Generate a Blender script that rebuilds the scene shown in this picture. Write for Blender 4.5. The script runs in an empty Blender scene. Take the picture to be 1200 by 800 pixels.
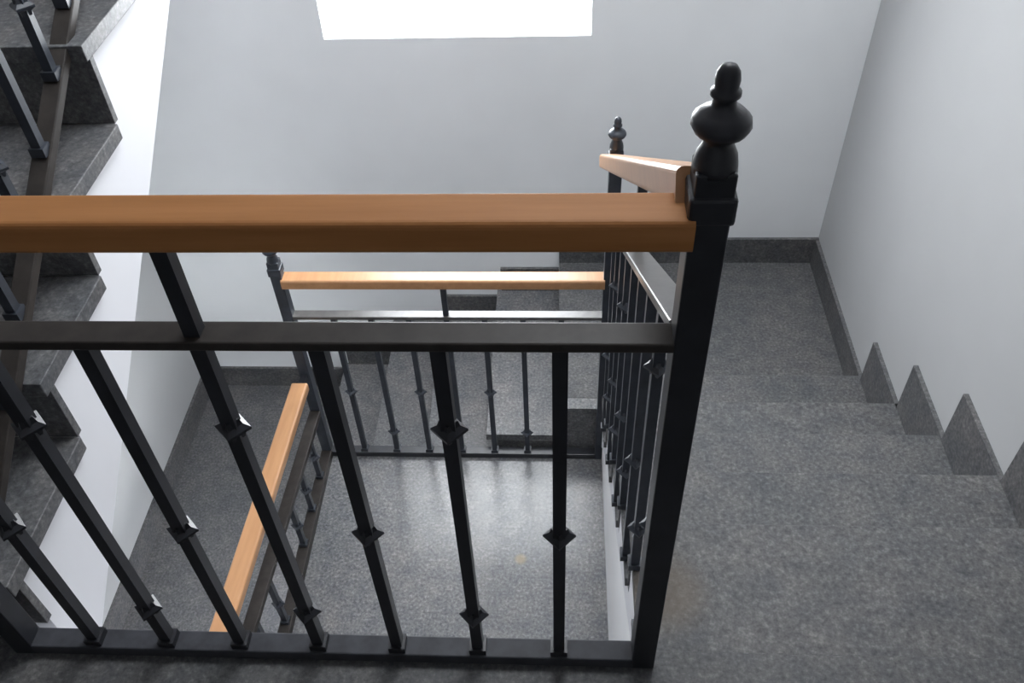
import bpy, bmesh, math, random
from mathutils import Vector, Matrix
random.seed(4)
C = bpy.context.scene.collection
S = 1.22                      # plan units -> metres
EYE = 1.2                     # eye height above the near landing, plan units

# ------------------------------------------------------------------ camera
vd = Vector((52, 1040, 1040)).normalized()
vy = Vector((61, -1043, 1040)); vy = (vy - vd * vy.dot(vd)).normalized()
vx = vd.cross(vy)
if vx.x < 0: vx = -vx
cam_d = bpy.data.cameras.new('camera'); cam = bpy.data.objects.new('camera', cam_d); C.objects.link(cam)
r = Vector((vx[0], vy[0], -vd[0])); u = -Vector((vx[1], vy[1], -vd[1])); b = -Vector((vx[2], vy[2], -vd[2]))
M3 = Matrix((r, u, b)).transposed().to_4x4(); M3.translation = Vector((0, 0, EYE * S))
cam.matrix_world = M3
cam_d.sensor_width = 36; cam_d.lens = 36 * 1040 / 1200; cam_d.clip_start = 0.02
bpy.context.scene.camera = cam

# ------------------------------------------------------------------ world, light, exposure
wd = bpy.data.worlds.new('overcast sky'); bpy.context.scene.world = wd; wd.use_nodes = True
bg = wd.node_tree.nodes['Background']; bg.inputs[0].default_value = (.93, .965, 1.0, 1); bg.inputs[1].default_value = 19.5
vs = bpy.context.scene.view_settings
bpy.context.scene.display_settings.display_device = 'sRGB'
vs.view_transform = 'Standard'; vs.look = 'None'; vs.gamma = 1; vs.use_curve_mapping = False
vs.exposure = 0.0

# ------------------------------------------------------------------ layout (plan units: X right, Y away, H below the eye)
F0 = 1.2                       # near landing
FW = 2.33                      # floor of the well, a storey down
FR = 2.124                     # right back landing
FL = 2.814                     # left back landing
XR, XL, YB, YF = .92, -1.515, 2.545, -.95      # room walls
HC = -1.15                     # ceiling
YA, YC = .572, 1.80            # near and far railing planes
PXR, PXRB, PXL = .116, .130, -.768             # posts
EDGE = .588                    # edge of the near landing
WX0, WX1, WH0, WH1 = -.725, .089, 1.245, .48   # window opening
SK = (-.25, .70, 1.1, 2.15)                       # unseen skylight opening, added as fill light

def portal(loc, rot, sx, sy):
    l = bpy.data.lights.new('sky portal', 'AREA'); l.shape = 'RECTANGLE'; l.size = sx; l.size_y = sy
    l.cycles.is_portal = True
    o = bpy.data.objects.new('sky_portal', l); C.objects.link(o); o.location = loc; o.rotation_euler = rot
def P(x, y, h): return Vector((x * S, y * S, (EYE - h) * S))
portal(P((WX0 + WX1) / 2, YB + .09, (WH0 + WH1) / 2), (math.radians(-90), 0, 0), (WX1 - WX0) * S, (WH0 - WH1) * S)
portal(P((SK[0] + SK[1]) / 2, (SK[2] + SK[3]) / 2, HC - .09), (0, 0, 0), (SK[1] - SK[0]) * S, (SK[3] - SK[2]) * S)

# ------------------------------------------------------------------ materials
def mat(name, col, rough=.5, spec=.5, metal=0):
    m = bpy.data.materials.new(name); m.use_nodes = True
    p = m.node_tree.nodes['Principled BSDF']
    p.inputs['Base Color'].default_value = (*col, 1); p.inputs['Roughness'].default_value = rough
    p.inputs['Specular IOR Level'].default_value = spec; p.inputs['Metallic'].default_value = metal
    return m, m.node_tree.nodes, m.node_tree.links, p
def ramp(N, L, src, stops):
    r_ = N.new('ShaderNodeValToRGB'); cr = r_.color_ramp
    while len(cr.elements) < len(stops): cr.elements.new(.5)
    for e, (p, c) in zip(cr.elements, stops): e.position = p; e.color = (*c, 1)
    L.new(src, r_.inputs[0]); return r_.outputs[0]
def noise(N, L, co, scale, detail=3, rough=.6):
    n = N.new('ShaderNodeTexNoise'); n.inputs['Scale'].default_value = scale; n.inputs['Detail'].default_value = detail
    n.inputs['Roughness'].default_value = rough; L.new(co, n.inputs['Vector']); return n.outputs['Fac']
def mixc(N, L, f, a, b_, mode='MIX'):
    m = N.new('ShaderNodeMix'); m.data_type = 'RGBA'; m.blend_type = mode
    for s, v in ((0, f), (6, a), (7, b_)):
        if hasattr(v, 'links'): L.new(v, m.inputs[s])
        else: m.inputs[s].default_value = v if s == 0 else (*v, 1)
    return m.outputs[2]
def granite(name, k, rough, stains=()):
    m, N, L, p = mat(name, (.2, .2, .2), rough, .5)
    co = N.new('ShaderNodeNewGeometry').outputs['Position']
    a = ramp(N, L, noise(N, L, co, 95, 3, .7), [(.30, (.085 * k, .088 * k, .092 * k)), (.46, (.155 * k, .157 * k, .162 * k)), (.56, (.195 * k, .196 * k, .202 * k)), (.72, (.33 * k, .33 * k, .335 * k))])
    v = ramp(N, L, noise(N, L, co, 16, 3), [(.3, (.74, .76, .80)), (.7, (1.16, 1.13, 1.10))])
    c = mixc(N, L, 1.0, a, v, 'MULTIPLY')
    w = ramp(N, L, noise(N, L, co, 3.1, 2), [(.35, (.88, .90, .90)), (.68, (1.10, 1.07, 1.04))])
    c = mixc(N, L, 1.0, c, w, 'MULTIPLY')
    for (pt, rad, col, amt) in stains:
        d = N.new('ShaderNodeVectorMath'); d.operation = 'DISTANCE'; L.new(co, d.inputs[0]); d.inputs[1].default_value = pt
        mr = N.new('ShaderNodeMapRange'); mr.interpolation_type = 'SMOOTHSTEP'
        mr.inputs[1].default_value = rad * .3; mr.inputs[2].default_value = rad; mr.inputs[3].default_value = amt; mr.inputs[4].default_value = 0
        L.new(d.outputs['Value'], mr.inputs[0]); c = mixc(N, L, mr.outputs[0], c, col)
    L.new(c, p.inputs['Base Color'])
    bp = N.new('ShaderNodeBump'); bp.inputs['Strength'].default_value = .08; bp.inputs['Distance'].default_value = .002
    L.new(noise(N, L, co, 120, 2), bp.inputs['Height']); L.new(bp.outputs[0], p.inputs['Normal'])
    return m
def plaster(name, col, rough=.75):
    m, N, L, p = mat(name, col, rough, .3)
    co = N.new('ShaderNodeNewGeometry').outputs['Position']
    v = ramp(N, L, noise(N, L, co, 1.6, 3), [(.3, tuple(c * .96 for c in col)), (.7, tuple(min(1, c * 1.03) for c in col))])
    L.new(v, p.inputs['Base Color'])
    bp = N.new('ShaderNodeBump'); bp.inputs['Strength'].default_value = .05; bp.inputs['Distance'].default_value = .002
    L.new(noise(N, L, co, 160, 2), bp.inputs['Height']); L.new(bp.outputs[0], p.inputs['Normal'])
    return m
def wood(name, c1, c2, rough, axis, spec=.5):
    m, N, L, p = mat(name, c1, rough, spec)
    co = N.new('ShaderNodeNewGeometry').outputs['Position']
    mp = N.new('ShaderNodeMapping'); mp.inputs['Scale'].default_value = [3 if i == axis else 45 for i in range(3)]
    L.new(co, mp.inputs[0])
    g = ramp(N, L, noise(N, L, mp.outputs[0], 1, 4), [(.3, c2), (.7, c1)])
    L.new(g, p.inputs['Base Color'])
    return m
def metal(name, col, rough, spec=.5):
    m, N, L, p = mat(name, col, rough, spec)
    co = N.new('ShaderNodeNewGeometry').outputs['Position']
    g = ramp(N, L, noise(N, L, co, 30, 3), [(.3, tuple(c * .8 for c in col)), (.7, tuple(c * 1.25 for c in col))])
    L.new(g, p.inputs['Base Color'])
    return m
stain_r = (tuple(P(.175, .77, 1.367)), .12, (.13, .095, .06), .55)
stain_w = (tuple(P(-.115, 1.41, FW)), .03, (.36, .27, .13), .55)
M = dict(
    granite=granite('polished granite', .58, .58, [stain_r]),
    well=granite('glossy lit granite', 1.12, .25, [stain_w]),  # same stone, window light on the well floor put into a paler tone
    tread=granite('granite treads', .72, .45),
    skirt=granite('dark granite skirting', .62, .5),
    wall=plaster('blue white paint', (.89, .905, .915)),
    wall_shaded=plaster('shaded white paint', (.47, .475, .48)),  # white wall paint darkened, the walls' shade is in the colour
    string=plaster('bright white paint', (.78, .78, .81)),
    wood_x=wood('shaded varnished wood', (.46, .205, .072), (.37, .155, .05), .5, 0, .2),  # same wood as the other handrails, darkened for the shade over it
    wood_y=wood('lit varnished wood', (.58, .31, .15), (.49, .25, .115), .3, 1),  # same wood, lightened where the handrails catch the window
    iron=metal('black painted iron', (.016, .017, .022), .38),
    rail=metal('dark brown grey painted iron', (.036, .031, .028), .42, .22),
    hazy_iron=metal('hazy blue grey iron', (.036, .042, .054), .38, .5),  # black iron lightened, haze and window flare put into the colour
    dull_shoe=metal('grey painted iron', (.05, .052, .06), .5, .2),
    back=granite('lit granite', .95, .4),  # same stone as the other steps, lightened for the light on it
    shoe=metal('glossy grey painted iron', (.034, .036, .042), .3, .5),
    gloss=metal('reflection lightened iron', (.10, .095, .09), .3, .8),  # mid rails lightened, the reflected window is in the base colour
    well_wall=plaster('window lit white paint', (.96, .96, .97)),  # white paint lightened to carry the window light below the stairs
    frame=mat('white window paint', (.85, .86, .87), .4)[0],
)
gm = bpy.data.materials.new('window glass'); gm.use_nodes = True; N = gm.node_tree.nodes; N.clear()
o_ = N.new('ShaderNodeOutputMaterial'); mx = N.new('ShaderNodeMixShader'); tr = N.new('ShaderNodeBsdfTransparent'); gl = N.new('ShaderNodeBsdfGlossy')
gl.inputs['Roughness'].default_value = .02; mx.inputs[0].default_value = .06
for a_, b_ in ((tr.outputs[0], mx.inputs[1]), (gl.outputs[0], mx.inputs[2]), (mx.outputs[0], o_.inputs[0])): gm.node_tree.links.new(a_, b_)
M['glass'] = gm

# ------------------------------------------------------------------ helpers
def box(bm, x0, x1, y0, y1, h0, h1):
    vs_ = [bm.verts.new(P(x, y, h)) for x in (x0, x1) for y in (y0, y1) for h in (max(h0, h1), min(h0, h1))]
    for f in ((0, 1, 3, 2), (4, 6, 7, 5), (0, 4, 5, 1), (2, 3, 7, 6), (0, 2, 6, 4), (1, 5, 7, 3)): bm.faces.new([vs_[i] for i in f])
def poly_yh(bm, pts, x0, x1):
    """extrude an outline given in (Y, H) from x0 to x1"""
    a = [bm.verts.new(P(x0, y, h)) for y, h in pts]; c = [bm.verts.new(P(x1, y, h)) for y, h in pts]
    bm.faces.new(a); bm.faces.new(c[::-1])
    for i in range(len(pts)): j = (i + 1) % len(pts); bm.faces.new((a[j], a[i], c[i], c[j]))
def poly_xh(bm, pts, y0, y1):
    a = [bm.verts.new(P(x, y0, h)) for x, h in pts]; c = [bm.verts.new(P(x, y1, h)) for x, h in pts]
    bm.faces.new(a); bm.faces.new(c[::-1])
    for i in range(len(pts)): j = (i + 1) % len(pts); bm.faces.new((a[j], a[i], c[i], c[j]))
def sweep(bm, p0, p1, prof):
    p0 = P(*p0); p1 = P(*p1); d = (p1 - p0).normalized(); side = d.cross(Vector((0, 0, 1))).normalized(); up = side.cross(d)
    A = [bm.verts.new(p0 + side * (a * S) + up * (c * S)) for a, c in prof]; B = [bm.verts.new(p1 + side * (a * S) + up * (c * S)) for a, c in prof]
    bm.faces.new(A); bm.faces.new(B[::-1])
    for i in range(len(prof)): j = (i + 1) % len(prof); bm.faces.new((A[j], A[i], B[i], B[j]))
def lathe(bm, x, y, prof, seg=20, rot=0):
    """prof: (radius, H) from bottom to top"""
    rings = []
    for r_, h in prof:
        c = P(x, y, h)
        rings.append([bm.verts.new(c + Vector((math.cos(rot + 2 * math.pi * i / seg), math.sin(rot + 2 * math.pi * i / seg), 0)) * r_ * S) for i in range(seg)])
    for a, c in zip(rings, rings[1:]):
        for i in range(seg): j = (i + 1) % seg; bm.faces.new((a[i], a[j], c[j], c[i]))
    bm.faces.new(rings[0][::-1]); bm.faces.new(rings[-1])
def rrect(w, h, r_, n=4):
    """rounded rectangle, its top face at v = 0"""
    pts = []
    for cx, cy, a0 in ((w / 2 - r_, -r_, 0), (-w / 2 + r_, -r_, 90), (-w / 2 + r_, -h + r_, 180), (w / 2 - r_, -h + r_, 270)):
        for k in range(n + 1):
            a = math.radians(a0 + 90 * k / n); pts.append((cx + r_ * math.cos(a), cy + r_ * math.sin(a)))
    return pts
def obj(name, bm, m, parent=None, bevel=0, smooth=False):
    bmesh.ops.recalc_face_normals(bm, faces=bm.faces)
    me = bpy.data.meshes.new(name); bm.to_mesh(me); bm.free(); me.materials.append(M[m])
    o = bpy.data.objects.new(name, me); C.objects.link(o)
    if smooth:
        for p in me.polygons: p.use_smooth = True
    if bevel:
        b_ = o.modifiers.new('bevel', 'BEVEL'); b_.width = bevel; b_.segments = 2; b_.limit_method = 'ANGLE'
    if parent: o.parent = parent; o.matrix_parent_inverse = parent.matrix_world.inverted()
    return o
def thing(name, label, cat, loc, group=None):
    o = bpy.data.objects.new(name, None); C.objects.link(o); o.location = P(*loc); o['label'] = label; o['category'] = cat
    o.matrix_world = Matrix.Translation(P(*loc))
    if group: o['group'] = group
    return o
def struct(o, label=None):
    o['kind'] = 'structure'
    if label: o['label'] = label
    return o
def bmn(): return bmesh.new()
def bxo(name, m, parent, *a, bevel=0):
    bm = bmn(); box(bm, *a); return obj(name, bm, m, parent, bevel)

# ------------------------------------------------------------------ walls, ceiling
T = .12
def wall_with_hole(name, m, label):
    bm = bmn(); y0, y1 = YB, YB + T
    box(bm, XL - T, XR + T, y0, y1, 3.3, WH0); box(bm, XL - T, XR + T, y0, y1, WH1, HC - .2)
    box(bm, XL - T, WX0, y0, y1, WH0, WH1); box(bm, WX1, XR + T, y0, y1, WH0, WH1)
    return struct(obj(name, bm, m), label)
wall_with_hole('wall_back', 'wall', 'pale blue white painted wall with the bright window, behind the far railing')
struct(bxo('wall_right', 'wall_shaded', None, XR, XR + T, YF, YB, 3.3, HC - .2), 'plain white wall beside the right hand stairs')
struct(bxo('wall_left', 'wall_shaded', None, XL - T, XL, YF, YB, 3.3, HC - .2), 'plain white wall of the lower left landing')
struct(bxo('wall_front', 'wall_shaded', None, XL - T, XR + T, YF - T, YF, 3.3, HC - .2), 'white wall behind the viewer')
bm = bmn()
box(bm, XL, XR, YF, SK[2], HC, HC - .12); box(bm, XL, XR, SK[3], YB, HC, HC - .12)
box(bm, XL, SK[0], SK[2], SK[3], HC, HC - .12); box(bm, SK[1], XR, SK[2], SK[3], HC, HC - .12)
struct(obj('ceiling', bm, 'wall'), 'white ceiling with an added fill light opening over the stairwell')

struct(bxo('floor', 'string', None, XL, XR, YF, 1.08, -.62, -.42), 'unseen upper landing slab overhead, shaped to shade the near railing')  # unseen slab, its reach set to shade the near railing and steps
# windows
def window_frame(bm, a0, a1, b0, b1, put, w=.02):
    put(bm, a0, a1, b0, b0 + w); put(bm, a0, a1, b1 - w, b1); put(bm, a0, a0 + w, b0 + w, b1 - w); put(bm, a1 - w, a1, b0 + w, b1 - w)
bm = bmn(); window_frame(bm, WX0, WX1, WH1, WH0, lambda bm, a, c, d, e: box(bm, a, c, YB + .045, YB + .075, d, e), .005)
w1 = struct(obj('window_1', bm, 'frame'), 'bright square window high in the back wall')
bxo('pane', 'glass', w1, WX0 + .012, WX1 - .012, YB + .058, YB + .062, WH0 - .012, WH1 + .012)
bm = bmn(); window_frame(bm, SK[0], SK[1], SK[2], SK[3], lambda bm, a, c, d, e: box(bm, a, c, d, e, HC - .05, HC - .08), .03)
w2 = struct(obj('window_fill', bm, 'frame'), 'unseen skylight added as fill light over the stairwell')
bxo('pane', 'glass', w2, SK[0] + .03, SK[1] - .03, SK[2] + .03, SK[3] - .03, HC - .063, HC - .067)

# ------------------------------------------------------------------ floors (landings)
SL = .03
def landing(label, m, x0, x1, y0, y1, h, thick, top=None):
    f = struct(bxo('floor', m, None, x0, x1, y0, y1, h, h + SL), label)
    bxo('slab', 'string', f, x0 + .006, x1 - .006, y0 + .006, y1 - .006, h + SL, h + thick)
    return f
near = landing('grey speckled granite landing under the near railing', 'granite', XL, XR, YF, EDGE - .006, F0, .205)
landing('glossy granite floor, lightened as lit, at the bottom of the well between the railings', 'well', PXL - .014, .137, YF, YC + .022, FW, .30)
landing('granite landing at the back right corner, at the foot of the right hand stairs', 'granite', -.005, XR, 1.87, YB, FR, .3)
landing('dark granite floor of the lower left landing', 'tread', XL, PXL - .016, YF, YB, FL, .2)
landing('granite landing at the head of the left hand stairs, above the frame', 'granite', XL, -.77, 1.80, YB, .335, .16)

# ------------------------------------------------------------------ stairs
TT = .028; NOSE = .016
def flight(label, x0, x1, steps, m, string_pts, sx, skirt=None):
    """steps: (y_front, y_back, H_top, H_below, face) ; face=-1 riser faces the viewer, +1 away"""
    t = thing('stair_flight', label, 'stairs', ((x0 + x1) / 2, steps[0][0], steps[0][3]))
    for (ya, yb, h, hb, face) in steps:
        a, c = (ya - NOSE, yb) if face < 0 else (ya, yb + NOSE)
        bxo('tread', m, t, x0, x1, a, c, h, h + TT, bevel=.002)
        ry = (ya, ya + .014) if face < 0 else (yb - .014, yb)
        bxo('riser', m, t, x0 + .004, x1 - .004, ry[0], ry[1], h + TT, hb, bevel=.001)
    bm = bmn(); poly_yh(bm, string_pts, *sx); obj('string', bm, 'string', t)
    return t
# left flight, rising away from the near landing
LY = [.604, .85, 1.075, 1.297, 1.53, 1.76, 2.0]; LH = [1.068, .928, .780, .632, .49, .345]
steps = [(LY[i], LY[i + 1], LH[i], (F0, *LH)[i], -1) for i in range(6)]
steps[-1] = (LY[5], 1.80, LH[5], LH[4], -1)
pts = []
for i in range(6): pts += [(LY[i] + .014, (F0, *LH)[i] + (TT if i else .03)), (LY[i] + .014, LH[i] + TT)]
def soff(y): return .731 + (1.668 - y) * .643
pts += [(1.80, LH[5] + TT), (1.80, soff(1.80)), (LY[0] + .014, soff(LY[0] + .014))]
lf = flight('granite stairs rising away on the left with a bright white side', XL + .003, -.752, steps, 'tread', pts, (XL + .003, -.765))
# right flight, falling away to the back right landing
RY = [1.86, 1.61, 1.37, 1.13, .89, EDGE - .004]; RH = [FR, 2.02, 1.86, 1.70, 1.535, 1.367, F0]
TS = [1.860, 1.693, 1.533, 1.372, 1.212]     # tops of the skirting teeth
steps = []; pts = []
for i in range(5):
    steps.append((RY[i + 1], RY[i], RH[i + 1], RH[i], 1))
pts = [(RY[0] - .014, FR)]
for i in range(5): pts += [(RY[i] - .014, RH[i + 1] + TT), (RY[i + 1] - .014 if i < 4 else EDGE - .004, RH[i + 1] + TT)]
pts += [(EDGE - .004, 1.42)]
def soff2(y): return 1.2 + (y - .57) * .61 + .245
pts[-1] = (EDGE - .004, soff2(EDGE)); pts += [(1.60, soff2(1.60)), (RY[0] - .014, FW)]
rf = flight('grey granite stairs falling away on the right to the back corner landing', .127, XR - .003, steps, 'granite', pts, (.134, XR - .003))
# riser of the landing edge itself
bxo('riser', 'granite', rf, .142, XR - .004, EDGE - .004, EDGE + .01, F0 + SL, RH[5])
bm = bmn(); poly_yh(bm, [(YF, FW), (YF, 1.405), (EDGE, 1.405), (EDGE, soff2(EDGE) + .002), (1.60, soff2(1.6) + .002), (RY[0] - .016, FW)], .137, .20)
o = obj('wall_well', bm, 'well_wall'); o['kind'] = 'structure'; o['label'] = 'bright white triangular wall below the right hand stairs'
# back flight, falling to the left behind the far railing
BX = [-.005, -.225, -.445, -.665, -.885]; BH = [FR + .138 * i for i in range(6)]
bf = thing('stair_flight', 'granite stairs falling to the left along the back wall behind the far railing', 'stairs', (-.45, 2.2, BH[5]))
y0b = 1.828
for i in range(4):
    bxo('tread', 'back', bf, BX[i + 1] - NOSE, BX[i], y0b, YB - .003, BH[i + 1], BH[i + 1] + TT, bevel=.002)
for i in range(5):
    bxo('riser', 'back', bf, BX[i], BX[i] + .014, y0b, YB - .003, BH[i] + (TT if i else SL), BH[i + 1], bevel=.001)
pts = [(BX[0] + .014, BH[0] + SL)]
for i in range(4): pts += [(BX[i] + .014, BH[i + 1] + TT), (BX[i + 1] + .014, BH[i + 1] + TT)]
pts += [(BX[4] + .014, BH[5]), (BX[0] + .014, BH[5])]
bm = bmn(); poly_xh(bm, pts, y0b + .004, YB - .003); obj('string', bm, 'skirt', bf)
# landing strip between the head of the back flight and the well
bxo('edge_strip', 'back', rf, -.005, .150, YC + .024, 1.868, FR, FW)

# ------------------------------------------------------------------ skirtings
K = .012
bb = struct(bxo('baseboard_back', 'skirt', None, BX[0] - .0, XR, YB - K, YB, FR, FR - .108), 'dark granite skirting at the back right corner')
for i in range(4):
    bxo('skirting_piece', 'skirt', bb, BX[i + 1], BX[i] - .001, YB - K, YB, BH[i + 1], BH[i + 1] - .108 )
bxo('skirting_piece', 'skirt', bb, XL + K, BX[4] - .001, YB - K, YB, FL, FL - .108)
br = struct(bxo('baseboard_right', 'skirt', None, XR - K, XR, RY[0], YB - K, FR, FR - .105), 'dark granite skirting stepping up beside the right hand stairs')
for i in range(5):
    bxo('skirting_piece', 'skirt', br, XR - K, XR, RY[i + 1] + .001, RY[i], RH[i + 1], TS[i])
bxo('skirting_piece', 'skirt', br, XR - K, XR, YF, EDGE - .004, F0, F0 - .097)
bxo('skirting_piece', 'skirt', br, XR - K, XR, RY[0] - .0, RY[0] + .001, FR, FR - .105)
struct(bxo('baseboard_left', 'skirt', None, XL, XL + K, YF, YB - K, FL, FL - .108), 'dark granite skirting along the lower left landing')

# ------------------------------------------------------------------ railings
HW, HT = .045, .031       # handrail
def finial(x, y, h, par, sc=1):
    """h = top of the square post"""
    bm = bmn()
    pr = [(.0175, -.004), (.017, .002), (.0155, .010), (.0122, .017), (.0108, .021), (.013, .0245), (.0195, .029), (.0225, .0345), (.0215, .040), (.0165, .045), (.0095, .049), (.0082, .055), (.0112, .058), (.0112, .061), (.0085, .063), (.0092, .070), (.0082, .076), (.0055, .080), (.002, .0815)]
    lathe(bm, x, y, [(a * sc, h - c * sc) for a, c in pr], 20)
    return obj('finial', bm, IRON[0], par, smooth=True)
def post(x, y, hb, ht, par, w=.031, sc=1):
    p = bxo('newel_post', IRON[0], par, x - w / 2, x + w / 2, y - w / 2, y + w / 2, hb, ht, bevel=.002)
    bxo('cap_plate', IRON[0], p, x - w * .6, x + w * .6, y - w * .6, y + w * .6, ht + .046, ht + .020, bevel=.004)
    finial(x, y, ht, p, sc)
    return p
def collar(x, y, h, par, w=.0195, hh=.014):
    bm = bmn(); lathe(bm, x, y, [(w * .5, h + hh), (w * .62, h + hh * .45), (w, h + hh * .12), (w, h - hh * .12), (w * .62, h - hh * .45), (w * .5, h - hh)], 4)
    obj('collar', bm, IRON[0], par)
IRON = ['iron']
def baluster(x, y, hb, ht, knobs, par, w=.0150, foot=True):
    p = bxo('baluster', IRON[0], par, x - w / 2, x + w / 2, y - w / 2, y + w / 2, hb, ht)
    for k in knobs: collar(x, y, k, p)
    if foot: bxo('foot', IRON[0], p, x - .0115, x + .0115, y - .0115, y + .0115, hb + .001, hb - .014)
    return p
def straight_rail(label, xl, xr, y, floor, hr_top, mid_top, xs, tall, posts, woodm):
    t = thing('railing', label, 'railing', ((xl + xr) / 2, y, floor))
    bm = bmn(); sweep(bm, (xl + .012, y, hr_top), (xr - .012, y, hr_top), rrect(HW, HT, .006)); obj('handrail', bm, woodm, t, smooth=False)
    bm = bmn(); sweep(bm, (xl, y, hr_top + HT), (xr, y, hr_top + HT), rrect(.022, .004, .001, 1)); obj('handrail_strip', bm, 'iron', t)
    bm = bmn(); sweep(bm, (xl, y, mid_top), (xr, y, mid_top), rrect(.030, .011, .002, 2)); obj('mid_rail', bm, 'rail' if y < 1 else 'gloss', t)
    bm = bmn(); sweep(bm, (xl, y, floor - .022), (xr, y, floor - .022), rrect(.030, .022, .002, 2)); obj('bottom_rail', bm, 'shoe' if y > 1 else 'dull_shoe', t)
    for i, x in enumerate(xs):
        top = hr_top + HT if i == tall else mid_top + .005
        kn = [floor - .307] if i % 2 == 0 else [floor - .5, floor - .115]
        baluster(x, y, floor - .02, top, kn, t)
    for (x, ht, sc) in posts: post(x, y, floor, ht, t, sc=sc)
    return t
straight_rail('black iron railing with orange wooden handrail crossing the foreground', PXL, PXR, YA, F0, .422, .562,
              [0, -.1125, -.2255, -.337, -.449, -.5545, -.661], 3, [(PXR, .383, 1), (PXL, .383, 1)], 'wood_x')
IRON[0] = 'hazy_iron'
straight_rail('black iron railing with brightly lit wooden handrail at the far side of the well', PXL, PXRB, YC, FW, 1.556, 1.695,
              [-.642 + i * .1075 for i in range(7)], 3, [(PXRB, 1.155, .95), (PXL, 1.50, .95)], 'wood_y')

# sloping railings beside the stairs
def sloping_rail(label, x, hx, mx, ya, ha, yb, hb, drop_mid, mid_w, ys, foot_h, tall, drop_bottom=None):
    t = thing('railing', label, 'railing', (x, (ya + yb) / 2, foot_h((ya + yb) / 2)))
    sl = (hb - ha) / (yb - ya)
    def H(y): return ha + (y - ya) * sl
    bm = bmn(); sweep(bm, (hx, ya, ha), (hx, yb, hb), rrect(.044, .032, .006)); obj('handrail', bm, 'wood_y', t)
    ym = ya + (.018 if x > 0 else 0)
    bm = bmn(); sweep(bm, (mx, ym, H(ym) + drop_mid), (mx, yb, H(yb) + drop_mid), rrect(mid_w, .011, .002, 2)); obj('mid_rail', bm, 'gloss' if x > 0 else 'rail', t)
    if drop_bottom:
        bm = bmn(); sweep(bm, (x, ya, H(ya) + drop_bottom), (x, yb, H(yb) + drop_bottom), rrect(.030, .018, .002, 2)); obj('bottom_rail', bm, 'rail', t)
    for i, y in enumerate(ys):
        bot = foot_h(y)
        baluster(x, y, bot, H(y) + (.034 if i == tall else drop_mid + .009), [bot - .307] if i % 2 == 0 else [bot - .5, bot - .115], t)
    return t
def tread_h(y):
    for i in range(5):
        if y > RY[i + 1]: return RH[i + 1]
    return F0
sloping_rail('black iron railing with lit wooden handrail sloping down beside the right hand stairs', .130, .112, .120, YA + .020, .398, YC - .012, 1.168,
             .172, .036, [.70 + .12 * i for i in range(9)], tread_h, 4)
lsl = (-.52 - .22) / (1.80 - YA - .012)
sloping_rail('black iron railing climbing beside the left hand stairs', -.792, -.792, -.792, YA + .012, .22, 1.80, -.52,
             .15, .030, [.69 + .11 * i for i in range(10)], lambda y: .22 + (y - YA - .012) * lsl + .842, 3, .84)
# low railing along the left edge of the well
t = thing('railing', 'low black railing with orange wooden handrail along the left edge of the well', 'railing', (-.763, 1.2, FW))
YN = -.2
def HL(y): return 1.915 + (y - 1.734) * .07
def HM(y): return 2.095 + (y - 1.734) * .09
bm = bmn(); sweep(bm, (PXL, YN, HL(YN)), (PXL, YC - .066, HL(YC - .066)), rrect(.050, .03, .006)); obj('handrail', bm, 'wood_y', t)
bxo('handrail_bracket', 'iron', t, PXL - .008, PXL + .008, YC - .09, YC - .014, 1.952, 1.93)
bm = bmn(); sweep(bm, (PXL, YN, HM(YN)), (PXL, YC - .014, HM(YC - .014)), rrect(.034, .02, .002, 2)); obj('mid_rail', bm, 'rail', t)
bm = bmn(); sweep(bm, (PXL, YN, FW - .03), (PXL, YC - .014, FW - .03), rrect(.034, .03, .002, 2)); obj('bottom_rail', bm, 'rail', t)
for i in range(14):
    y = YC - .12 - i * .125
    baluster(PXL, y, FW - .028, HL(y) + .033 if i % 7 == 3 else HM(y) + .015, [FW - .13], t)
